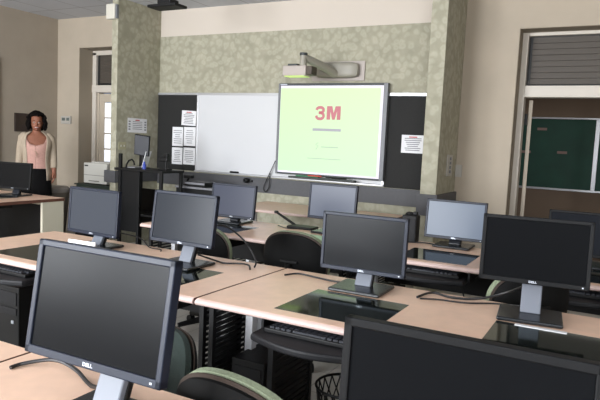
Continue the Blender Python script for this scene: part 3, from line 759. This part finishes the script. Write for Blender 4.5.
# far desk gadgets
g = thing('document_camera', (-2.30, 4.39, DZ + .0008), rz=R_(0), label='flat black device with a slanted arm on the far desk below the screen', cat='camera')
MB().box(-.12, .12, -.07, .07, 0, .022, .01).build('base', M['black'], g)
MB().tube([(-.09, .03, .018), (-.29, .06, .105)], [.012, .010], 10).build('arm', M['black'], g, True)
MB().box(-.31, -.28, .045, .075, .095, .118, .005).build('head', M['black'], g)
s = thing('desk_speaker', (-1.375, 4.41, DZ), label='small black box speaker on the back edge of the far right desk', cat='speaker')
MB().box(-.058, .058, -.05, .05, .0, .205, .008).build('cabinet', M['black'], s)
MB().box(-.05, .05, -.053, -.049, .015, .18, .002).build('grille', M['tray'], s)
MB().ball((-.01, 0, .212), (.035, .03, .018)).box(.015, .05, -.02, .02, .204, .232, .006).build('knob', M['black'], s, True)

# ------------------------------------------------------------------ lectern and equipment
L = thing('lectern', (-4.985, 5.47, 0), label='tall black equipment lectern on posts beside the left papered pier', cat='lectern')
MB().box(-.375, .375, -.20, .20, 1.03, 1.06, .006).build('top', M['black'], L)
b = MB()
for px_, py_ in ((-.30, -.17), (0, -.17), (.34, -.17), (-.30, .18), (.34, .18)): b.box(px_ - .018, px_ + .018, py_ - .018, py_ + .018, .03, 1.03 if px_ != -.30 else 1.23, .003)
b.build('post', M['blackmetal'], L)
MB().box(-.30, .0, -.165, -.15, .30, 1.03).build('panel', M['black'], L)
MB().box(-.30, .34, .17, .185, .30, .80).build('back_panel', M['black'], L)
MB().box(-.30, .34, -.15, .17, .50, .52).build('shelf', M['black'], L)
b = MB(); b.box(-.36, .40, -.19, -.15, .0, .04, .004); b.box(-.36, .40, .16, .20, 0, .04, .004); b.box(-.36, -.30, -.19, .20, 0, .04); b.box(.34, .40, -.19, .20, 0, .04)
b.build('base_rail', M['blackmetal'], L)
m_ = thing('monitor', (-5.085, 5.45, 1.0605), rz=R_(20), label='small grey monitor tilted on the lectern, facing right', cat='monitor')
P = T(0, -.02, .275, rx=R_(10), ry=R_(6))
MB().box(-.095, .095, 0, .03, -.125, .125, .006, mtx=P).build('housing', M['bezel_dark'], m_)
MB().box(-.088, .088, -.003, .001, -.116, .116, mtx=P).build('screen', M['screen_off'], m_)
MB().tube([(0, .02, .01), (0, .03, .12), (0, .01, .25)], .015, 10).build('stand_neck', M['black'], m_, True)
MB().box(-.07, .07, -.05, .08, 0, .012, .004).build('stand_base', M['black'], m_)
lp = thing('laptop', (-5.20, 5.50, 1.0605), rz=R_(-62), label='open pale laptop seen edge on behind the lectern monitor', cat='laptop')
MB().box(-.13, .13, -.10, .08, 0, .014, .004).build('keyboard_half', M['greydev'], lp)
MB().box(-.13, .13, -.004, .004, 0, .20, .003, mtx=T(0, .085, .012, rx=R_(-14))).build('lid', M['sheet'], lp)
bo = thing('bottle', (-4.935, 5.33, 1.0605), label='small blue bottle on the lectern under the tilted monitor', cat='bottle')
MB().loft([(0, 0, 0, .022, .022), (.05, 0, 0, .022, .022), (.07, 0, 0, .012, .012)], 16).build('body', M['blue'], bo, True)
MB().tube([(0, 0, .07), (0, 0, .09)], .013, 12).build('cap', M['blue'], bo, True)
tag(MB().tube([(-5.225, 5.33, 1.0615), (-5.215, 5.33, 1.10), (-5.18, 5.33, 1.15), (-5.13, 5.33, 1.165), (-5.10, 5.33, 1.14), (-5.09, 5.33, 1.10)], .010, 10).build('gooseneck', M['black'], smooth=True), 'black gooseneck microphone arched over the lectern top', 'microphone')
dc = thing('document_camera', (-4.72, 5.45, 1.0605), label='black document camera standing at the right of the lectern top', cat='camera')
MB().box(-.06, .06, -.06, .06, 0, .02, .005).build('base', M['black'], dc)
MB().tube([(.01, 0, .01), (.015, 0, .19)], .016, 10).build('column', M['black'], dc, True)
MB().box(-.07, .05, -.035, .035, .10, .155, .008).box(.0, .05, -.03, .03, .15, .20, .006).build('head', M['black'], dc)
AV = thing('equipment_cabinet', (-4.44, 5.95, 0), label='low black equipment cabinet with a grey top right of the lectern', cat='cabinet')
MB().box(-.36, .22, -.20, .22, .0, .84, .006).build('carcass', M['black'], AV)
MB().box(-.37, .23, -.21, .23, .84, .865, .004).build('top', M['greydev'], AV)
b = MB()
for k in range(9): b.box(-.33 + k * .06, -.33 + k * .06 + .02, -.206, -.199, .08, .78)
b.build('front_slat', M['tray'], AV)
dv = thing('disc_player', (-4.50, 5.85, .8655), label='slim grey disc player lying on the equipment cabinet', cat='player')
MB().box(-.15, .15, -.12, .14, .006, .06, .004).build('case', M['black'], dv)
MB().box(-.15, .15, -.124, -.119, .03, .055, .002).build('front_strip', M['greydev'], dv)
for a0 in (-.13, .10): MB().box(a0, a0 + .03, -.1, .1, 0, .008).build('foot', M['black'], dv)
ga = thing('gooseneck_lamp', (-4.74, 5.88, .8655), label='small black swivel arm on the equipment cabinet beside the disc player', cat='lamp')
MB().tube([(0, 0, 0), (0, 0, .012)], .045, 18).build('base', M['black'], ga, True)
MB().tube([(0, 0, .01), (.01, 0, .06), (.05, -.02, .10)], .014, 10).build('arm', M['black'], ga, True)
MB().box(-.02, .10, -.05, .02, .09, .13, .01).build('head', M['black'], ga)

# printer corner
cab = thing('side_cabinet', (-6.44, 6.21, 0), label='dark green cabinet carrying the printer in front of the alcove', cat='cabinet')
MB().box(-.36, .36, -.24, .24, .02, .72, .005).build('carcass', M['cab_green'], cab)
MB().box(-.38, .38, -.26, .26, .72, .74, .004).build('top', M['cab_green'], cab)
MB().box(-.34, -.01, -.25, -.24, .05, .67, .003).box(.01, .34, -.25, -.24, .05, .67, .003).build('door', M['cab_green'], cab)
MB().box(-.37, .37, -.24, .24, 0, .02).build('plinth', M['black'], cab)
pn = thing('printer', (-6.48, 6.20, .7405), label='boxy off-white laser printer on the dark green cabinet', cat='printer')
MB().box(-.21, .24, -.20, .20, .012, .30, .012).build('body', M['printer'], pn)
MB().box(-.20, .23, -.206, -.199, .125, .132).box(-.10, .10, -.206, -.199, .04, .055).build('paper_slot', M['printer_dark'], pn)
MB().box(-.14, .20, -.12, .16, .298, .315, .005).build('output_tray', M['printer'], pn)
MB().box(-.18, -.12, -.207, -.199, .25, .268).build('badge', M['black'], pn)
for sx in (-.18, .2):
    for sy in (-.16, .16): MB().box(sx - .02, sx + .02, sy - .02, sy + .02, 0, .014).build('foot', M['black'], pn)
bn = thing('waste_bin', (-7.04, 5.80, 0), label='round grey waste bin standing behind the woman by the alcove', cat='bin')
MB().loft([(0, 0, 0, .15, .15), (.61, 0, 0, .20, .20)], 32).build('body', M['bin'], bn, True)
MB().loft([(.605, 0, 0, .205, .205), (.63, 0, 0, .212, .212), (.66, 0, 0, .205, .205), (.685, 0, 0, .17, .17), (.69, 0, 0, .10, .10)], 32).build('lid', M['bin_in'], bn, True)

# ------------------------------------------------------------------ the standing woman
def remeshed(name, mb, m, parent, vox, smooth_it=4, fac=.5):
    o = mb.build(name, m, parent, True)
    md = o.modifiers.new('r', 'REMESH'); md.mode = 'VOXEL'; md.voxel_size = vox
    sm = o.modifiers.new('s', 'SMOOTH'); sm.iterations = smooth_it; sm.factor = fac
    bpy.context.view_layer.update()
    me = bpy.data.meshes.new_from_object(o.evaluated_get(bpy.context.evaluated_depsgraph_get()))
    o.modifiers.clear(); o.data = me
    if not me.materials: me.materials.append(m)
    me.polygons.foreach_set('use_smooth', [True] * len(me.polygons))
    return o
W = thing('person', (-6.86, 5.36, 0), rz=R_(50), label='smiling woman in a cream cardigan, pink top and black skirt standing by the left wall', cat='person')
SH = .0
ARM = {}
for s_ in (-1, 1):
    ARM[s_] = [Vector((s_ * .155, .01, 1.375)), Vector((s_ * .185, .015, 1.25)), Vector((s_ * .203, .02, 1.12)), Vector((s_ * .212, -.01, 1.02)), Vector((s_ * .216, -.045, .915))]
b = MB()
# torso, neck
b.loft([(.80, 0, 0, .165, .115), (.88, 0, 0, .172, .118), (.96, 0, 0, .155, .105), (1.06, 0, -.005, .135, .095), (1.16, 0, -.01, .145, .105), (1.24, 0, -.015, .155, .115), (1.32, 0, -.005, .165, .095), (1.38, 0, .005, .155, .075), (1.41, 0, .01, .10, .062), (1.44, 0, .012, .058, .055)], 32)
b.ball((-.062, -.085, 1.235), (.062, .055, .06)); b.ball((.062, -.085, 1.235), (.062, .055, .06))
b.tube([(0, .014, 1.38), (0, .004, 1.50)], [.054, .050], 20)
# head
b.loft([(1.452, 0, -.035, .018, .022), (1.462, 0, -.032, .036, .045), (1.480, 0, -.024, .052, .066), (1.505, 0, -.014, .062, .082), (1.535, 0, -.006, .068, .092), (1.565, 0, 0, .072, .096), (1.600, 0, .004, .073, .097), (1.635, 0, .008, .068, .092), (1.662, 0, .01, .052, .072), (1.678, 0, .012, .026, .038)], 28)
b.loft([(1.520, 0, -.094, .013, .012), (1.527, 0, -.104, .017, .019), (1.540, 0, -.102, .011, .014), (1.568, 0, -.094, .007, .010)], 12)   # nose
b.ball((0, -.098, 1.492), (.024, .010, .006)); b.ball((0, -.088, 1.466), (.016, .012, .012))
for s_ in (-1, 1):
    b.ball((s_ * .074, .008, 1.548), (.010, .018, .032))                       # ears
    b.ball((s_ * .034, -.074, 1.525), (.022, .018, .016))                      # cheeks
    b.ball((s_ * .030, -.088, 1.582), (.020, .010, .006))                      # brow
    b.tube(ARM[s_], [.052, .046, .039, .036, .026], 16)
    # hand: palm, four fingers and a thumb
    wv = ARM[s_][-1]; hx = wv.x; hy = wv.y; hz = wv.z
    b.tube([(hx, hy, hz + .01), (hx + s_ * .002, hy - .008, hz - .03), (hx + s_ * .002, hy - .014, hz - .085)], [.025, .030, .028], 12)
    for k in range(4):
        fy = hy - .014 + (k - 1.5) * .0195; ln = (.068, .078, .073, .056)[k]
        p0 = Vector((hx + s_ * .002, fy, hz - .075)); p1 = p0 + Vector((-s_ * .002, -.002, -ln * .45)); p2 = p1 + Vector((-s_ * .012, -.002, -ln * .35)); p3 = p2 + Vector((-s_ * .016, 0, -ln * .2))
        b.tube([p0, p1, p2, p3], [.0092, .0088, .008, .0068], 8)
    b.tube([(hx - s_ * .004, hy - .030, hz - .02), (hx - s_ * .012, hy - .050, hz - .05), (hx - s_ * .018, hy - .054, hz - .085)], [.012, .0105, .008], 8)
    # legs and feet
    b.tube([(s_ * .085, 0, .86), (s_ * .085, -.005, .66), (s_ * .082, -.01, .47), (s_ * .080, .01, .33), (s_ * .078, .015, .085)], [.088, .072, .052, .050, .034], 18)
    b.loft([(.004, s_ * .08, -.05, .040, .115), (.03, s_ * .08, -.05, .042, .115), (.06, s_ * .08, -.01, .036, .07), (.10, s_ * .078, .014, .034, .042)], 18)
remeshed('body', b, M['skin'], W, .0058, 3, .5)
for s_ in (-1, 1):
    e_ = MB().ball((s_ * .030, -.0885, 1.560), (.0135, .008, .0075)).build('eye', M['eyewhite'], W, True)
    MB().ball((s_ * .030, -.0945, 1.560), (.0065, .004, .0065)).build('iris', M['eye'], e_, True)
    MB().tube([(s_ * .014, -.100, 1.578), (s_ * .030, -.101, 1.583), (s_ * .048, -.090, 1.577)], [.003, .0035, .002], 6).build('eyebrow', M['hair'], W, True)
b = MB(); b.tube([(-.030, -.086, 1.497), (-.015, -.101, 1.488), (0, -.106, 1.486), (.015, -.101, 1.488), (.030, -.086, 1.497)], [.003, .006, .007, .006, .003], 8)
b.tube([(-.030, -.086, 1.498), (-.014, -.102, 1.501), (0, -.1065, 1.500), (.014, -.102, 1.501), (.030, -.086, 1.498)], [.003, .004, .005, .004, .003], 8)
lips = b.build('lips', M['lip'], W, True)
MB().tube([(-.022, -.0965, 1.4955), (0, -.1085, 1.4935), (.022, -.0965, 1.4955)], [.003, .0045, .003], 8).build('teeth', M['teeth'], W, True)
# curly chin-length hair
b = MB(); rh = random.Random(3)
b.ball((0, .045, 1.60), (.092, .085, .095))
for k in range(420):
    a = rh.uniform(0, 2 * PI); zz = rh.uniform(1.475, 1.705)
    q = (zz - 1.58) / .125; rad = math.sqrt(max(0.02, 1 - q * q)) if q > 0 else 1.0
    x = (.100 + .022 * max(0, 1 - abs(zz - 1.54) / .08)) * rad * math.cos(a); y = .022 + .098 * rad * math.sin(a)
    if y < -.005 and zz < 1.645 and abs(x) < .083: continue
    if y < .03 and zz < 1.49: continue
    b.ball((x, y, zz), rh.uniform(.013, .023), 8, 6)
for k in range(13):
    a = -PI * .92 + PI * .84 * k / 12
    b.ball((.080 * math.cos(a), -.002 + .078 * math.sin(a), 1.664 + .010 * math.sin(k * 2.4)), rh.uniform(.017, .023), 8, 6)
for s_ in (-1, 1):
    for k in range(9): b.ball((s_ * (.094 + .014 * math.sin(k * 1.9)), -.018 - .012 * (k % 2), 1.645 - k * .021), rh.uniform(.016, .023), 8, 6)
remeshed('hair', b, M['hair'], W, .006, 1, .35)
# pink scoop-neck top
def shell_loft(mb, secs, n, a0, a1, ztop=None):
    tb = bmesh.new(); rings = []
    for i, (zz, cx_, cy_, rx_, ry_) in enumerate(secs):
        ring = []
        for k in range(n + 1):
            a = a0 + (a1 - a0) * k / n
            z2 = min(zz, ztop(a)) if ztop else zz
            # section interpolated at the clipped height
            S = secs
            for j in range(len(S) - 1):
                if S[j][0] <= z2 <= S[j + 1][0] + 1e-9:
                    u = (z2 - S[j][0]) / (S[j + 1][0] - S[j][0]); c_ = [S[j][m] + (S[j + 1][m] - S[j][m]) * u for m in range(5)]; break
            else: c_ = S[-1]
            ring.append(tb.verts.new((c_[1] + c_[3] * math.cos(a), c_[2] + c_[4] * math.sin(a), z2)))
        rings.append(ring)
    for p_, q_ in zip(rings, rings[1:]):
        for k in range(n): 
            try: tb.faces.new((p_[k], p_[k + 1], q_[k + 1], q_[k]))
            except ValueError: pass
    bmesh.ops.dissolve_degenerate(tb, dist=1e-5, edges=tb.edges)
    mb.add(tb)
def solid(o, th):
    md = o.modifiers.new('thick', 'SOLIDIFY'); md.thickness = th; md.offset = 1
    return o
tops = [(.955, 0, 0, .168, .117), (.96, 0, 0, .165, .116), (.97, 0, 0, .160, .112), (1.06, 0, -.006, .144, .106), (1.13, 0, -.012, .149, .120), (1.19, 0, -.022, .158, .138), (1.24, 0, -.024, .163, .136), (1.30, 0, -.012, .168, .115), (1.36, 0, .0, .165, .090), (1.40, 0, .008, .13, .075)]
def neckline(a):
    d = abs(((a + PI / 2 + PI) % (2 * PI)) - PI)      # 0 at the front
    if d < .55: return 1.255 + .03 * (d / .55)
    if d < .95: return 1.285 + .10 * (d - .55) / .40
    return 1.395
b = MB(); shell_loft(b, tops, 72, -PI / 2, 1.5 * PI, neckline)
solid(b.build('tank_top', M['pink'], W, True, recalc=False), .004)
b = MB(); b.tube([(-.03 + .012 * k, -.160 + .002 * abs(k - 2), 1.20 - .012 * k) for k in range(5)], .006, 6); b.tube([(0, -.162, 1.19), (.01, -.155, 1.10)], .004, 6)
b.build('top_ornament', mat('grey_ornament', (172, 142, 122), .8), W, True)
# cardigan: open in front, with sleeves
cs = [(.80, 0, .005, .192, .145), (.90, 0, .005, .186, .140), (1.0, 0, .003, .170, .126), (1.08, 0, .0, .164, .122), (1.18, 0, -.012, .170, .145), (1.25, 0, -.014, .186, .146), (1.32, 0, -.004, .192, .122), (1.385, 0, .006, .176, .090), (1.42, 0, .012, .125, .076), (1.44, 0, .014, .085, .068)]
b = MB(); shell_loft(b, cs, 56, -PI / 2 + .72, 1.5 * PI - .72)
solid(b.build('cardigan', M['cream'], W, True, recalc=False), .006)
for s_ in (-1, 1):
    b = MB(); A_ = ARM[s_]
    b.ball((A_[0].x - s_ * .012, A_[0].y, A_[0].z - .002), (.064, .062, .060), 16, 10)
    b.tube([A_[0] + Vector((-s_ * .03, 0, .018)), A_[0] + Vector((s_ * .012, 0, -.02)), A_[1], A_[2], A_[3], A_[3] + (A_[4] - A_[3]) * .55], [.050, .060, .057, .050, .045, .043], 20)
    b.build('sleeve', M['cream'], W, True)
# skirt and shoes
b = MB(); b.loft([(.14, 0, .0, .225, .175), (.50, 0, 0, .200, .150), (.70, 0, 0, .188, .135), (.84, 0, 0, .182, .130), (.985, 0, 0, .158, .111)], 40)
b.build('skirt', M['skirt'], W, True)
for s_ in (-1, 1):
    MB().loft([(0, s_ * .08, -.052, .047, .124), (.03, s_ * .08, -.052, .050, .124), (.055, s_ * .08, -.03, .045, .10), (.065, s_ * .08, .01, .040, .06)], 20).build('shoe', M['shoe'], W, True)
bag = thing('shoulder_bag', (-6.62, 5.68, 0), rz=R_(50), label='dark backpack resting on a stool behind the woman', cat='bag') if False else None

# ------------------------------------------------------------------ light
def area(name, loc, rot, sx, sy, power, col=(1, 1, 1)):
    l = bpy.data.lights.new(name, 'AREA'); l.shape = 'RECTANGLE'; l.size = sx; l.size_y = sy; l.energy = power; l.color = col
    o = bpy.data.objects.new(name, l); COL.objects.link(o); o.location = loc; o.rotation_euler = rot; return o
for i, (x0, x1) in enumerate(wins):
    area('window_and_fill_light', ((x0 + x1) / 2, YR + .02, 1.83), (PI / 2, 0, 0), x1 - x0, 1.8, (330, 400, 250)[i], (.93, .96, 1.0))  # the rightmost lamp is added fill, with no known window behind it
area('far_room_fill', (-.3, 8.0, 3.15), (0, 0, 0), 2.0, .6, 5, (1.0, .95, .9))  # added lamp that dimly lights the room beyond

w = bpy.data.worlds.new('World'); bpy.context.scene.world = w; w.use_nodes = True
w.node_tree.nodes['Background'].inputs['Color'].default_value = (.7, .8, 1.0, 1); w.node_tree.nodes['Background'].inputs['Strength'].default_value = .3

# ------------------------------------------------------------------ camera
RM = Matrix(((0.87968949, 0.08594882, -0.46771702), (0.47322733, -0.06115764, 0.8788149), (0.04692863, -0.99442071, -0.09447307)))
rot = RM @ Matrix(((1, 0, 0), (0, -1, 0), (0, 0, -1)))
cam = bpy.data.cameras.new('camera'); cam.sensor_width = 36; cam.lens = 595.975 / 600 * 36; cam.clip_start = .05
co = bpy.data.objects.new('camera', cam); COL.objects.link(co)
co.matrix_world = Matrix.Translation((0, 0, 1.45)) @ rot.to_4x4()
sc = bpy.context.scene; sc.camera = co
sc.view_settings.view_transform = 'Standard'; sc.view_settings.look = 'None'
sc.cycles.use_denoising = True
sc.cycles.max_bounces = 8
